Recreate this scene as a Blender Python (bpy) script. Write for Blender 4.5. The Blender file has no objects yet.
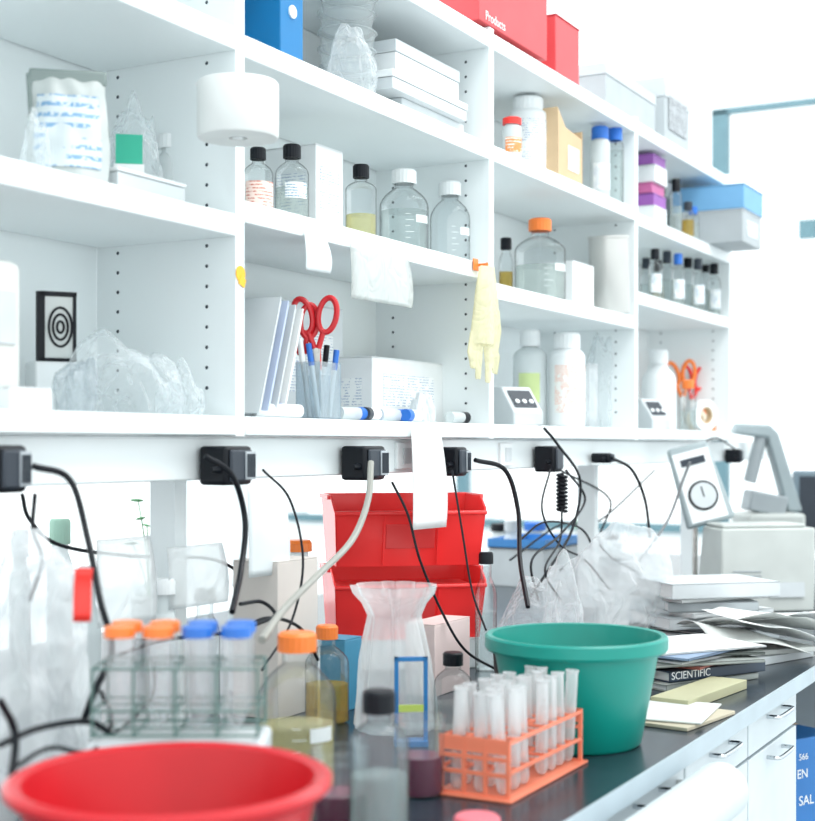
import bpy, bmesh, math, random
from mathutils import Vector, Matrix, noise, Euler
random.seed(7)
D=bpy.data; SC=bpy.context.scene
# ---------------- survey of the room (bench runs along +X, wall side is +Y) ---------
F=1400.0; VPX=1170.0; HY=445.0; TH=math.atan((VPX-407.5)/F)
CT=math.cos(TH); ST=math.sin(TH); CAMZ=1.35; TOP=0.90
def g(u): return F/(CT*CT)/(VPX-u)-math.tan(TH)
def sc(u,Y): return (VPX-u)*CT/Y
def pw(u,v,Y): return Vector((Y*g(u),Y,CAMZ-(v-HY)/sc(u,Y)))
# ---------------- materials ----------------
MC={}
def mat(name,col,rough=.45,metal=0,var=.05,scale=12,spec=.5,trans=0,emis=0,bump=0,sub=0):
    if name in MC: return MC[name]
    m=D.materials.new(name); m.use_nodes=True; nt=m.node_tree; b=nt.nodes['Principled BSDF']
    tc=nt.nodes.new('ShaderNodeTexCoord'); n=nt.nodes.new('ShaderNodeTexNoise'); n.inputs['Scale'].default_value=scale
    nt.links.new(tc.outputs['Object'],n.inputs['Vector'])
    r=nt.nodes.new('ShaderNodeValToRGB'); c=Vector(col)
    r.color_ramp.elements[0].position=.3; r.color_ramp.elements[1].position=.7
    r.color_ramp.elements[0].color=(*(c*(1-var)),1); r.color_ramp.elements[1].color=(*[min(1,x*(1+var)) for x in c],1)
    nt.links.new(n.outputs['Fac'],r.inputs[0]); nt.links.new(r.outputs[0],b.inputs['Base Color'])
    b.inputs['Roughness'].default_value=rough; b.inputs['Metallic'].default_value=metal
    b.inputs['Specular IOR Level'].default_value=spec
    if bump:
        bp=nt.nodes.new('ShaderNodeBump'); bp.inputs['Strength'].default_value=bump; nt.links.new(n.outputs['Fac'],bp.inputs['Height']); nt.links.new(bp.outputs[0],b.inputs['Normal'])
    if emis:
        b.inputs['Emission Color'].default_value=(*col,1); b.inputs['Emission Strength'].default_value=emis
    MC[name]=m; return m
def glass(name,tint=(.93,.97,.98),edge=.5,op=.04,dif=(.9,.94,.95),refl=.35,p0=.35):
    if name in MC: return MC[name]
    m=D.materials.new(name); m.use_nodes=True; nt=m.node_tree; nt.nodes.remove(nt.nodes['Principled BSDF']); out=nt.nodes['Material Output']
    N=nt.nodes.new; L=nt.links.new
    lw=N('ShaderNodeLayerWeight'); lw.inputs['Blend'].default_value=.35
    cr=N('ShaderNodeValToRGB'); e=cr.color_ramp.elements
    e[0].position=p0; e[0].color=(*tint,1); e[1].position=.95; e[1].color=(*[x*edge for x in tint],1)
    L(lw.outputs['Facing'],cr.inputs[0]); tr=N('ShaderNodeBsdfTransparent'); L(cr.outputs[0],tr.inputs[0])
    gl=N('ShaderNodeBsdfGlossy'); gl.inputs['Roughness'].default_value=.08
    mul=N('ShaderNodeMath'); mul.operation='MULTIPLY'; mul.inputs[1].default_value=refl; L(lw.outputs['Fresnel'],mul.inputs[0])
    mx=N('ShaderNodeMixShader'); L(mul.outputs[0],mx.inputs[0]); L(tr.outputs[0],mx.inputs[1]); L(gl.outputs[0],mx.inputs[2])
    df=N('ShaderNodeBsdfDiffuse'); df.inputs[0].default_value=(*dif,1)
    m2=N('ShaderNodeMixShader'); m2.inputs[0].default_value=op; L(mx.outputs[0],m2.inputs[1]); L(df.outputs[0],m2.inputs[2])
    L(m2.outputs[0],out.inputs[0]); MC[name]=m; return m
def film(name,col=(.93,.955,.965),op=.20,rough=.15,edge=.38,cs=9,bs=.45,cl=0):
    """soft plastic film: see-through face on, whiter and greyer in the folds"""
    if name in MC: return MC[name]
    m=D.materials.new(name); m.use_nodes=True; nt=m.node_tree; b=nt.nodes['Principled BSDF']; out=nt.nodes['Material Output']
    N=nt.nodes.new; L=nt.links.new
    b.inputs['Base Color'].default_value=(*col,1); b.inputs['Roughness'].default_value=rough; b.inputs['Specular IOR Level'].default_value=.8
    tc=N('ShaderNodeTexCoord'); n=N('ShaderNodeTexNoise'); n.inputs['Scale'].default_value=cs; n.inputs['Detail'].default_value=1.5; n.inputs['Distortion'].default_value=2.5
    L(tc.outputs['Object'],n.inputs['Vector'])
    # ridged folds
    s1=N('ShaderNodeMath'); s1.operation='SUBTRACT'; s1.inputs[1].default_value=.5; L(n.outputs['Fac'],s1.inputs[0])
    s2=N('ShaderNodeMath'); s2.operation='ABSOLUTE'; L(s1.outputs[0],s2.inputs[0])
    bp=N('ShaderNodeBump'); bp.inputs['Strength'].default_value=bs; bp.inputs['Distance'].default_value=.05
    L(s2.outputs[0],bp.inputs['Height']); L(bp.outputs[0],b.inputs['Normal'])
    tl=N('ShaderNodeBsdfTranslucent'); tl.inputs[0].default_value=(*col,1)
    m0=N('ShaderNodeMixShader'); m0.inputs[0].default_value=.35; L(b.outputs[0],m0.inputs[1]); L(tl.outputs[0],m0.inputs[2])
    lw=N('ShaderNodeLayerWeight'); lw.inputs['Blend'].default_value=.4; L(bp.outputs[0],lw.inputs['Normal'])
    r=N('ShaderNodeMapRange'); r.inputs[1].default_value=.2; r.inputs[2].default_value=.95; r.inputs[3].default_value=op; r.inputs[4].default_value=min(1,op+edge)
    L(lw.outputs['Facing'],r.inputs[0])
    cr=N('ShaderNodeValToRGB'); e=cr.color_ramp.elements; e[0].position=.45; e[0].color=(.97,.985,.99,1); e[1].position=1; e[1].color=(.62,.68,.72,1); L(lw.outputs['Facing'],cr.inputs[0])
    t=N('ShaderNodeBsdfTransparent'); L(cr.outputs[0],t.inputs[0])
    mx=N('ShaderNodeMixShader'); L(r.outputs[0],mx.inputs[0]); L(t.outputs[0],mx.inputs[1]); L(m0.outputs[0],mx.inputs[2]); L(mx.outputs[0],out.inputs[0])
    MC[name]=m; return m
def printed(name,base=(.9,.91,.9),ink=(.35,.42,.55),freq=1100,amt=.55,rough=.6):
    """paper with rows of tiny unreadable print"""
    if name in MC: return MC[name]
    m=mat(name,base,rough); nt=m.node_tree; N=nt.nodes.new; L=nt.links.new; b=nt.nodes['Principled BSDF']
    src=b.inputs['Base Color'].links[0].from_socket
    tc=N('ShaderNodeTexCoord'); s=N('ShaderNodeSeparateXYZ'); L(tc.outputs['Object'],s.inputs[0])
    a=N('ShaderNodeMath'); a.operation='MULTIPLY'; a.inputs[1].default_value=freq; L(s.outputs['Z'],a.inputs[0])
    sn=N('ShaderNodeMath'); sn.operation='SINE'; L(a.outputs[0],sn.inputs[0]); gt=N('ShaderNodeMath'); gt.operation='GREATER_THAN'; gt.inputs[1].default_value=.2; L(sn.outputs[0],gt.inputs[0])
    n=N('ShaderNodeTexNoise'); n.inputs['Scale'].default_value=freq*.45; L(tc.outputs['Object'],n.inputs[0])
    g2=N('ShaderNodeMath'); g2.operation='GREATER_THAN'; g2.inputs[1].default_value=1-amt; L(n.outputs['Fac'],g2.inputs[0])
    n3=N('ShaderNodeTexNoise'); n3.inputs['Scale'].default_value=freq*.05; L(tc.outputs['Object'],n3.inputs[0])
    g3=N('ShaderNodeMath'); g3.operation='GREATER_THAN'; g3.inputs[1].default_value=.46; L(n3.outputs['Fac'],g3.inputs[0])
    mu=N('ShaderNodeMath'); mu.operation='MULTIPLY'; L(gt.outputs[0],mu.inputs[0]); L(g2.outputs[0],mu.inputs[1])
    mv=N('ShaderNodeMath'); mv.operation='MULTIPLY'; L(mu.outputs[0],mv.inputs[0]); L(g3.outputs[0],mv.inputs[1])
    mx=N('ShaderNodeMixRGB'); L(mv.outputs[0],mx.inputs[0]); L(src,mx.inputs[1]); mx.inputs[2].default_value=(*ink,1); L(mx.outputs[0],b.inputs['Base Color'])
    return m
WH=mat('white_laminate',(.82,.87,.88),.4,var=.02,scale=3)
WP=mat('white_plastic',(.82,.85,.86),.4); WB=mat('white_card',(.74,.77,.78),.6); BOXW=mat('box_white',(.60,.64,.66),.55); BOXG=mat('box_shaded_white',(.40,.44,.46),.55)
GREY=mat('grey_plastic',(.42,.46,.49),.5); LGREY=mat('light_grey_plastic',(.58,.62,.64),.45)
BLK=mat('black_plastic',(.004,.006,.010),.42,spec=.25); DK=mat('dark_grey_plastic',(.035,.045,.06),.4,spec=.3)
RED=mat('red_plastic',(.58,.012,.02),.3,var=.06); GRN=mat('green_plastic',(.0,.27,.22),.35,var=.05)
ORC=mat('orange_cap',(.90,.21,.03),.4); BLC=mat('blue_cap',(.02,.16,.6),.4); SAL=mat('salmon_plastic',(.85,.23,.13),.4)
REDC=mat('red_cap',(.85,.04,.03),.4); PAPER=mat('paper',(.84,.86,.86),.8,var=.02); PRP=printed('printed_paper',(.8,.83,.83))
STEEL=mat('brushed_steel',(.5,.49,.47),.25,1,scale=40,var=.2); CHR=mat('chrome',(.6,.63,.66),.18,1)
SLATE=mat('slate_worktop',(.022,.035,.048),.22,var=.2,scale=30,spec=.35); KRAFT=mat('kraft_card',(.6,.44,.27),.8); GL=glass('clear_glass',(.95,.97,.975),.24,.02,p0=.45); GLB=glass('bluish_glass',(.86,.91,.925),.22,.07,(.7,.76,.78),p0=.30)
PETG=glass('clear_plastic',(.96,.98,.985),.45,.05,p0=.45); MILK=glass('milky_plastic',(.9,.93,.93),.7,.6,(.84,.89,.9))
LATEX=film('latex',(.92,.87,.60),.66,.5,.3,cs=14,bs=.3)
FILM=film('plastic_film'); FILMW=film('white_film',(.93,.95,.96),.40,edge=.35,cs=7,bs=.4); FILMT=film('thin_film',op=.12)
YEL=mat('yellow_label',(.95,.5,.03),.5); LQY=glass('yellow_liquid',(.97,.94,.72),.9,.22,(.92,.86,.5)); LQW=glass('cloudy_liquid',(.92,.95,.93),.85,.2,(.8,.85,.83))
LQC=glass('clear_liquid',(.94,.97,.96),.8,.05); LQP=mat('purple_liquid',(.12,.008,.045),.2); LQA=glass('amber_liquid',(.92,.78,.35),.8,.22,(.8,.55,.12)); HOSE=mat('beige_hose',(.34,.34,.31),.5)
# ---------------- mesh builder ----------------
def R3(r): return Euler(r).to_matrix().to_4x4()
class B:
    def __init__(s): s.bm=bmesh.new(); s.mi=0
    def _f(s,n):
        for f in list(s.bm.faces)[n:]: f.material_index=s.mi
    def box(s,c,d,rot=(0,0,0)):
        n=len(s.bm.faces); bmesh.ops.create_cube(s.bm,size=1,matrix=Matrix.Translation(c)@R3(rot)@Matrix.Diagonal((*d,1))); s._f(n); return s
    def cyl(s,c,r,h,r2=None,seg=28,rot=(0,0,0)):
        n=len(s.bm.faces); bmesh.ops.create_cone(s.bm,cap_ends=True,segments=seg,radius1=r,radius2=r if r2 is None else r2,depth=h,matrix=Matrix.Translation(c)@R3(rot)); s._f(n); return s
    def ball(s,c,d,rot=(0,0,0),seg=20):
        n=len(s.bm.faces); bmesh.ops.create_uvsphere(s.bm,u_segments=seg,v_segments=seg//2,radius=.5,matrix=Matrix.Translation(c)@R3(rot)@Matrix.Diagonal((*d,1))); s._f(n); return s
    def lathe(s,prof,seg=40,c=(0,0,0),ridge=0,mod=None,M=None):
        n=len(s.bm.faces); rings=[]
        for (r,z) in prof:
            if r<=1e-6: vs=[s.bm.verts.new((c[0],c[1],c[2]+z))]
            else:
                vs=[]
                for i in range(seg):
                    a=2*math.pi*i/seg; rr=r*(1+ridge*(i%2)); 
                    if mod: rr=mod(rr,z,a)
                    vs.append(s.bm.verts.new((c[0]+rr*math.cos(a),c[1]+rr*math.sin(a),c[2]+z)))
            rings.append(vs)
        for A,Bq in zip(rings,rings[1:]):
            if len(A)==1 and len(Bq)==1: continue
            for i in range(seg):
                j=(i+1)%seg
                if len(A)==1: s.bm.faces.new((A[0],Bq[j],Bq[i]))
                elif len(Bq)==1: s.bm.faces.new((A[i],A[j],Bq[0]))
                else: s.bm.faces.new((A[i],A[j],Bq[j],Bq[i]))
        if M is not None: bmesh.ops.transform(s.bm,matrix=M,verts=[v for q in rings for v in q])
        s._f(n); return s
    def tube(s,pts,r,seg=8,closed=False,cap=True):
        n=len(s.bm.faces); P=[Vector(p) for p in pts]; rings=[]; k=len(P); up=None
        for i,p in enumerate(P):
            t=(P[(i+1)%k]-P[i-1]) if closed else (P[min(i+1,k-1)]-P[max(i-1,0)])
            if t.length<1e-9: t=Vector((0,0,1))
            t.normalize()
            if up is None: up=t.orthogonal().normalized()
            up=(up-t*up.dot(t)); up=up.normalized() if up.length>1e-6 else t.orthogonal().normalized()
            b=t.cross(up); rr=r[i] if isinstance(r,(list,tuple)) else r
            rings.append([s.bm.verts.new(p+(up*math.cos(2*math.pi*q/seg)+b*math.sin(2*math.pi*q/seg))*rr) for q in range(seg)])
        m=k if closed else k-1
        for i in range(m):
            A=rings[i]; C=rings[(i+1)%k]
            for q in range(seg): s.bm.faces.new((A[q],A[(q+1)%seg],C[(q+1)%seg],C[q]))
        if cap and not closed: s.bm.faces.new(rings[0][::-1]); s.bm.faces.new(rings[-1])
        s._f(n); return s
    def prism(s,pts,vec):
        n=len(s.bm.faces); A=[s.bm.verts.new(p) for p in pts]; C=[s.bm.verts.new(Vector(p)+Vector(vec)) for p in pts]; k=len(A)
        s.bm.faces.new(A); s.bm.faces.new(C[::-1])
        for i in range(k): s.bm.faces.new((A[i],C[i],C[(i+1)%k],A[(i+1)%k]))
        s._f(n); return s
    def sheet(s,fn,nu,nv):
        n=len(s.bm.faces); V=[[s.bm.verts.new(fn(i/nu,j/nv)) for j in range(nv+1)] for i in range(nu+1)]
        for i in range(nu):
            for j in range(nv): s.bm.faces.new((V[i][j],V[i+1][j],V[i+1][j+1],V[i][j+1]))
        s._f(n); return s
    def obj(s,name,mats,parent=None,loc=(0,0,0),rot=(0,0,0),bevel=0,solid=0,sub=0,remesh=0,soft=False,**kw):
        if not isinstance(mats,(list,tuple)): mats=[mats]
        bmesh.ops.recalc_face_normals(s.bm,faces=s.bm.faces)
        for f in s.bm.faces: f.smooth=True
        if not soft:
            for e in s.bm.edges:
                if len(e.link_faces)==2 and e.calc_face_angle(0)>.6: e.smooth=False
        me=D.meshes.new(name); s.bm.to_mesh(me); s.bm.free()
        for m in mats: me.materials.append(m)
        o=D.objects.new(name,me); SC.collection.objects.link(o); o.location=loc; o.rotation_euler=rot
        if parent: o.parent=parent
        if remesh: m=o.modifiers.new('r','REMESH'); m.mode='VOXEL'; m.voxel_size=remesh; m.use_smooth_shade=True; q=o.modifiers.new('s','SMOOTH'); q.iterations=4
        if solid: m=o.modifiers.new('t','SOLIDIFY'); m.thickness=solid; m.offset=0
        if bevel: m=o.modifiers.new('b','BEVEL'); m.width=bevel; m.segments=2; m.limit_method='ANGLE'; m.harden_normals=False
        if sub: m=o.modifiers.new('u','SUBSURF'); m.levels=sub; m.render_levels=sub
        for k,v in kw.items(): o[k]=v
        return o
def thing(name,label,cat,loc,rz=0,group=None):
    e=D.objects.new(name,None); e.empty_display_size=.03; SC.collection.objects.link(e); e.location=loc; e.rotation_euler=(0,0,rz)
    e['label']=label; e['category']=cat
    if group: e['group']=group
    return e
def top(o,label,cat,group=None):
    o['label']=label; o['category']=cat
    if group: o['group']=group
    return o
def text(txt,size,m,parent,loc,rot,name='lettering',depth=.0003):
    c=D.curves.new('t','FONT'); c.body=txt; c.size=size; c.extrude=depth; c.align_x='LEFT'
    t=D.objects.new('tmp',c); SC.collection.objects.link(t); dg=bpy.context.evaluated_depsgraph_get()
    me=D.meshes.new_from_object(t.evaluated_get(dg)); D.objects.remove(t); me.materials.clear(); me.materials.append(m)
    o=D.objects.new(name,me); SC.collection.objects.link(o); o.parent=parent; o.location=loc; o.rotation_euler=rot; return o
def crom(P,n=10):
    P=[Vector(p) for p in P]; P=[2*P[0]-P[1]]+P+[2*P[-1]-P[-2]]; out=[]
    for i in range(1,len(P)-2):
        a,b,c,d=P[i-1:i+3]
        for k in range(n):
            t=k/n; out.append(.5*((2*b)+(c-a)*t+(2*a-5*b+4*c-d)*t*t+(3*b-a-3*c+d)*t**3))
    out.append(P[-2]); return out
# ================= ROOM =================
def struct(o): o['kind']='structure'; return o
FLOOR=mat('floor_vinyl',(.6,.63,.64),.4); WALL=mat('wall_paint',(.9,.92,.93),.8,var=.01)
struct(B().box((4,1.5,-.05),(12,10,.1)).obj('floor',FLOOR))
struct(B().box((4,1.5,4.95),(12,10,.1)).obj('ceiling',WALL))
TEAL=mat('teal_frame',(.12,.23,.27),.5)
# far wall X=8.5 with windows
b=B(); b.box((8.55,1.5,.4),(.1,10,.8)); b.box((8.55,1.5,4.85),(.1,10,.1)); b.box((8.55,-3,2.8),(.1,1,4)); b.box((8.55,6,2.8),(.1,1,4)); struct(b.obj('wall_far',WALL))
b=B(); 
b.box((8.5,2.43,2.1),(.06,.10,2.6)); b.box((8.5,1.0,3.4),(.06,2.96,.035)); b.box((8.5,1.2,2.64),(.06,1.5,.11)); b.box((8.5,.3,2.1),(.06,.08,2.6)); b.box((8.5,-1.2,2.2),(.06,.08,2.8)); b.box((8.5,4.2,2.2),(.06,.08,2.8)); b.box((8.5,1.5,.83),(.09,8.2,.05))
struct(b.obj('window_1',TEAL))
# back wall Y=4.6 with windows
b=B(); b.box((4,4.65,.3),(12,.1,.6)); b.box((4,4.65,4.1),(12,.1,1.6))
for x in (-1.8,2.2,6.2,9.7): b.box((x,4.65,1.95),(.35,.1,2.7))
struct(b.obj('wall_back',WALL))
for i,x in enumerate((.2,4.2,8.0)):
    b=B(); w=3.5 if i<2 else 3.0
    for q in (-.5,0,.5): b.box((x+q*w,4.62,1.95),(.06,.06,2.7))
    b.box((x,4.62,.62),(w,.08,.05)); b.box((x,4.62,3.28),(w,.08,.05)); struct(b.obj('window_%d'%(i+2),mat('pale_frame',(.75,.8,.82),.5)))
# ================= SHELVING =================
SY=1.279; SD=.28; PX=[.872,1.80,2.725,3.655,4.585]; ZT=2.235; ZB=1.395
unit=thing('shelving_unit','tall white laminate open shelving above the lab bench','shelving',(PX[0],SY,TOP))
U=lambda x,y,z:(x-PX[0],y-SY,z-TOP)
for i,x in enumerate(PX):
    b=B(); z0=1.364; b.box(U(x,SY+SD/2,(z0+ZT+.01)/2),(.024,SD,ZT+.01-z0)); b.mi=1
    if i>0:
        z=1.44
        while z<2.2:
            for yy in (.055,.235): b.cyl(U(x-.0122,SY+yy,z),.0030,.001,seg=10,rot=(0,math.pi/2,0))
            z+=.032
    b.obj('side_panel',[WH,DK],unit)
def shelf(i,zt,th=.035,ext=0):
    a,c=PX[i]+.0122,PX[i+1]-.0122
    B().box(U((a+c)/2,SY+SD/2-.004,zt-th/2),(c-a,SD-.004,th)).obj('shelf',WH,unit,bevel=.002)
SH={(0,2):2.0,(0,1):1.71,(1,3):ZT,(1,2):1.995,(1,1):1.735,(2,3):ZT,(2,2):1.995,(2,1):1.70,(3,3):ZT,(3,2):1.985,(3,1):1.77,(0,3):ZT+.02}
for (i,k),z in SH.items(): shelf(i,z)
for i in range(4): shelf(i,ZB,.03)
for i in range(4):
    a,c=PX[i]+.0122,PX[i+1]-.0122; B().box(U((a+c)/2,SY+SD+.004,(1.364+ZT)/2),(c-a,.008,ZT-1.364)).obj('back_panel',WH,unit)
for x in PX[1:]: B().box(U(x,1.42,(TOP+1.3635)/2),(.03,.05,1.362-TOP)).obj('support_post',WH,unit)
# orange price dots on the uprights
o=B().cyl((0,0,0),.0125,.001,rot=(math.pi/2,0,0)).box((.004,-.0006,-.012),(.016,.001,.014),(0,.4,0)).obj('sticker',YEL,loc=(PX[1],SY-.001,CAMZ+171/sc(241,SY))); top(o,'small orange-yellow sticker stuck on a white upright','sticker')
# ---------- service trunking ----------
tk=thing('cable_trunking','long white cable trunking under the lowest shelf','trunking',(PX[0],1.30,1.295))
L=PX[4]-PX[0]+.6
b=B(); b.box((L/2-.5,.03,.034),(L+1,.05,.066)); b.obj('rail',WH,tk,bevel=.003)
for u in (403,505):
    X=1.302*g(u); B().box((X-PX[0],.002,.034),(.06,.008,.052)).obj('socket_plate',WP,tk,bevel=.002)
    b=B(); b.box((X-PX[0]+.008,-.003,.034),(.03,.002,.03)); b.obj('socket_recess',LGREY,tk)
# ---------- adapters & plugs ----------
def adapter(u0,u1,v0,v1,label,ribs=True):
    Y=1.262; p=pw((u0+u1)/2,(v0+v1)/2,Y); s=sc((u0+u1)/2,Y); w=(u1-u0)/s*.72; h=(v1-v0)/s
    e=thing('power_adapter',label,'power adapter',(p.x,1.301,p.z))
    B().box((0,-.028,0),(w,.052,h)).obj('body',BLK,e,bevel=.006)
    B().box((0,-.0565,0),(w*.8,.006,h*.8)).obj('back_cover',DK,e,bevel=.003)
    if ribs:
        B().box((w*.28,-.0605,0),(w*.36,.003,h*.72)).obj('pale_panel',GREY,e,bevel=.001)
        b=B()
        for k in range(6): b.box((w*.14+k*w*.055,-.0625,0),(w*.02,.002,h*.6))
        b.obj('vent_ribs',DK,e)
    B().cyl((-w/2-.008,-.04,-h*.1),.006,.022,r2=.004,rot=(0,-math.pi/2,0)).obj('strain_relief',BLK,e)
    return p
adapter(-25,33,445,493,'dark blue-black power adapter plugged in the trunking')
adapter(200,263,446,485,'black power adapter with pale ribbed side')
adapter(340,397,446,480,'black power adapter with white ribbed end')
adapter(440,472,447,476,'small black transformer plug in the trunking')
adapter(538,567,446,472,'compact black plug with rounded back',False)
adapter(598,614,453,463,'flat black mains plug',False); adapter(730,743,449,463,'small dark plug at the end of the trunking',False)
# ---------- cables ----------
def cable(pts,r=.0032,m=BLK,label='thin black power cable hanging from the trunking',name='power_cable',cat='cable'):
    P=crom([pw(*p) for p in pts],10)
    return top(B().tube(P,r,8).obj(name,m),label,cat)
cable([(33,466,1.24),(70,480,1.22),(88,540,1.18),(100,600,1.12),(112,650,1.10),(95,690,1.10),(84,720,1.12)],.0042)
cable([(205,456,1.24),(232,475,1.22),(245,520,1.22),(241,570,1.2),(232,612,1.15)],.0045)
cable([(263,470,1.24),(290,500,1.25),(303,560,1.22),(292,620,1.2),(262,670,1.15)],.002)
cable([(371,462,1.22),(368,500,1.2),(352,540,1.18),(318,575,1.14),(285,608,1.08),(262,640,1.03)],.0055,HOSE,'beige rubber hose drooping across the bench','rubber_hose','hose')
cable([(392,482,1.23),(408,515,1.2),(420,560,1.18),(442,612,1.15),(465,650,1.12),(497,670,1.12)],.0025)
cable([(452,470,1.23),(462,530,1.2),(472,590,1.17),(486,630,1.1)],.0022)
cable([(475,460,1.23),(505,470,1.2),(518,510,1.18),(520,560,1.15),(528,607,1.1)],.0048)
cable([(544,428,1.22),(558,445,1.2),(580,480,1.2),(572,530,1.2),(545,575,1.2),(528,600,1.2)],.0032)
cable([(562,508,1.2),(560,540,1.2),(545,570,1.15),(560,600,1.15)],.0025)
cable([(612,458,1.24),(632,470,1.22),(645,500,1.22),(650,538,1.2)],.0042)
cable([(690,462,1.15),(683,480,1.17),(668,520,1.2),(640,560,1.2)],.004,mat('grey_cable',(.2,.21,.22),.5),'dark grey cable curving down from an instrument')
cable([(22,494,1.5),(30,520,1.5),(60,545,1.5),(130,556,1.5),(215,560,1.5),(262,590,1.5)],.003,label='black cable strung along behind the bench items')
cable([(240,604,1.2),(262,602,1.2),(275,615,1.18),(255,625,1.17)],.003)
cable([(0,745,1.0),(40,728,1.02),(90,722,1.03),(120,742,1.0)],.0035,label='black cable looping on the bench beside a tray')
cable([(0,700,1.0),(15,735,1.0),(10,790,.98)],.004,label='black cable running down to the bench')
cable([(60,775,.98),(100,745,1.0),(150,700,1.04),(155,660,1.04)],.002,label='thin dark wire looping by a tube rack')
cable([(10,770,.99),(50,748,1.0),(92,752,1.0),(112,720,1.02),(100,690,1.03)],.0024,label='thin dark wire looping on the bench')
cable([(735,449,1.24),(715,438,1.2),(695,450,1.2)],.003)
cable([(655,470,1.5),(600,520,1.5),(560,525,1.5),(510,560,1.5)],.003,label='tangled dark cable behind the bags')
cable([(560,470,1.3),(610,500,1.4),(600,545,1.4),(640,575,1.4)],.003,label='thin black cable crossing behind bags')
cable([(566,470,1.24),(585,500,1.22),(560,535,1.2),(532,560,1.18),(538,600,1.15)],.0028,label='black wire looping in a cable tangle')
cable([(550,470,1.24),(542,510,1.22),(560,545,1.2),(585,560,1.2),(610,590,1.18)],.0024,label='thin wire in a cable tangle')
cable([(520,540,1.25),(545,522,1.25),(580,528,1.25),(590,550,1.25),(560,570,1.22)],.0026,label='looped black lead in a cable tangle')
cable([(35,494,1.28),(33,530,1.27),(42,560,1.25),(30,600,1.2)],.0028)
cable([(118,655,1.2),(165,640,1.25),(230,632,1.2),(268,618,1.2),(300,628,1.2),(318,660,1.2)],.0028,label='dark cable trailing behind the tube rack')
b=B(); p=pw(562,474,1.22); q=pw(562,512,1.22); P=[]
for i in range(161):
    t=i/160; a=t*2*math.pi*10; c=p.lerp(q,t); P.append(c+Vector((math.cos(a),math.sin(a),0))*.011)
top(b.tube(P,.0034,6).obj('coiled_cord',BLK),'black coiled telephone-style cord under a plug','cord')
# ================= BOTTLES =================
def bottle(u,Y,zs,dpx,topv,cap,label,liq=None,lv=.4,body=GL,paper=None,capf=.45,hs=.62,hn=.78,chf=.17,name='glass_bottle',cat='bottle',group=None,face=4.0,span=2.4,lab=(.14,.5),handle=False):
    X=Y*g(u); s=sc(u,Y); R=dpx/s/2; H=CAMZ-(topv-HY)/s-zs; nr=R*capf; ch=chf*H
    e=thing(name,label,cat,(X,Y,zs),0,group)
    pr=[(0,.001),(R*.9,.001),(R,.025*H),(R,hs*H)]
    for k in range(1,9):
        t=k/8; pr.append((nr+(R-nr)*(math.cos(t*math.pi)+1)/2*(1) if t<1 else nr, (hs+(hn-hs)*math.sin(t*math.pi/2)**1.0)*H))
    pr+= [(nr,H-ch),(nr*1.0,H-.01*H)]
    if cap is None: pr+=[(nr*1.15,H)]
    B().lathe(pr,36).obj('bottle_body',body,e)
    if liq: B().lathe([(0,.004),(R*.88,.004),(R*.95,.03*H),(R*.95,lv*H),(0,lv*H)],32).obj('liquid',liq,e)
    if cap: B().lathe([(nr*1.08,H-ch),(nr*1.28,H-ch),(nr*1.28,H-.02*H),(nr*1.1,H),(0,H)],40,ridge=.04).obj('cap',cap,e)
    if paper:
        r=R*1.012
        B().sheet(lambda a,t:(r*math.cos(face+(a-.5)*span),r*math.sin(face+(a-.5)*span),(lab[0]+(lab[1]-lab[0])*t)*H),16,2).obj('paper_label',paper,e)
    if handle:
        B().tube(crom([(R*.7,0,.8*H),(R*1.25,0,.8*H),(R*1.35,0,.55*H),(R*.97,0,.45*H)],6),.008,8).obj('handle',body,e)
    return e
# bay 2, level B
zB=1.735
PK=printed('pink_label',(.9,.7,.63),(.6,.2,.15),1100); BP=printed('bottle_label',(.85,.87,.86),(.1,.25,.4),1300)
def scale_marks(e,R,H,face=4.0):
    b=B()
    for k in range(5):
        z=H*(.15+.07*k); w=.35 if k%2 else .2
        b.sheet(lambda a,t,z=z,w=w:(R*1.014*math.cos(face-.3+a*w),R*1.014*math.sin(face-.3+a*w),z+t*.0012),5,1)
    b.sheet(lambda a,t:(R*1.014*math.cos(face+.15+a*.7),R*1.014*math.sin(face+.15+a*.7),H*.34+t*H*.09),8,1)
    b.obj('printed_scale',mat('scale_ink',(.75,.8,.8),.6),e)
bottle(258,1.36,zB,30,148,BLK,'small glass bottle, black cap, pink-orange label',LQC,.3,paper=PK,capf=.40)
bottle(292,1.345,zB,34,145,BLK,'clear glass bottle with black screw cap',LQW,.45,capf=.40,paper=BP,lab=(.3,.5),span=1.4)
bottle(361,1.35,zB,31,165,BLK,'square-shouldered glass bottle, black cap, yellowish liquid',LQY,.35,capf=.40,hs=.68)
e=bottle(404,1.355,zB,49,170,WP,'wide clear reagent bottle with white cap, printed scale',LQC,.5,capf=.38,hs=.55); s=sc(404,1.355); scale_marks(e,24.5/s,CAMZ-(170-HY)/s-zB)
e=bottle(450,1.355,zB,40,182,WP,'empty clear reagent bottle with pale cap',None,capf=.42,hs=.55); s=sc(450,1.355); scale_marks(e,20/s,CAMZ-(182-HY)/s-zB)
# bay 3 mid
zM=1.995
bottle(512,1.305,zM,19,118,REDC,'small bottle, red cap and orange label',None,body=MILK,paper=printed('orange_label',(.9,.3,.1),(.9,.85,.8),900),capf=.75,hs=.75,hn=.82)
bottle(528,1.37,zM,38,98,WP,'white plastic bottle with printed label',None,body=WP,paper=PRP,capf=.6,hs=.78,hn=.86,name='plastic_bottle',lab=(.2,.7))
bottle(600,1.325,zM,20,127,BLC,'narrow white bottle with blue cap',None,body=MILK,paper=PRP,capf=.65,hs=.76,hn=.84,name='plastic_bottle')
bottle(615,1.31,zM,17,128,BLC,'clear bottle with deep blue cap',LQC,.7,capf=.65,hs=.76,hn=.84)
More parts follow.
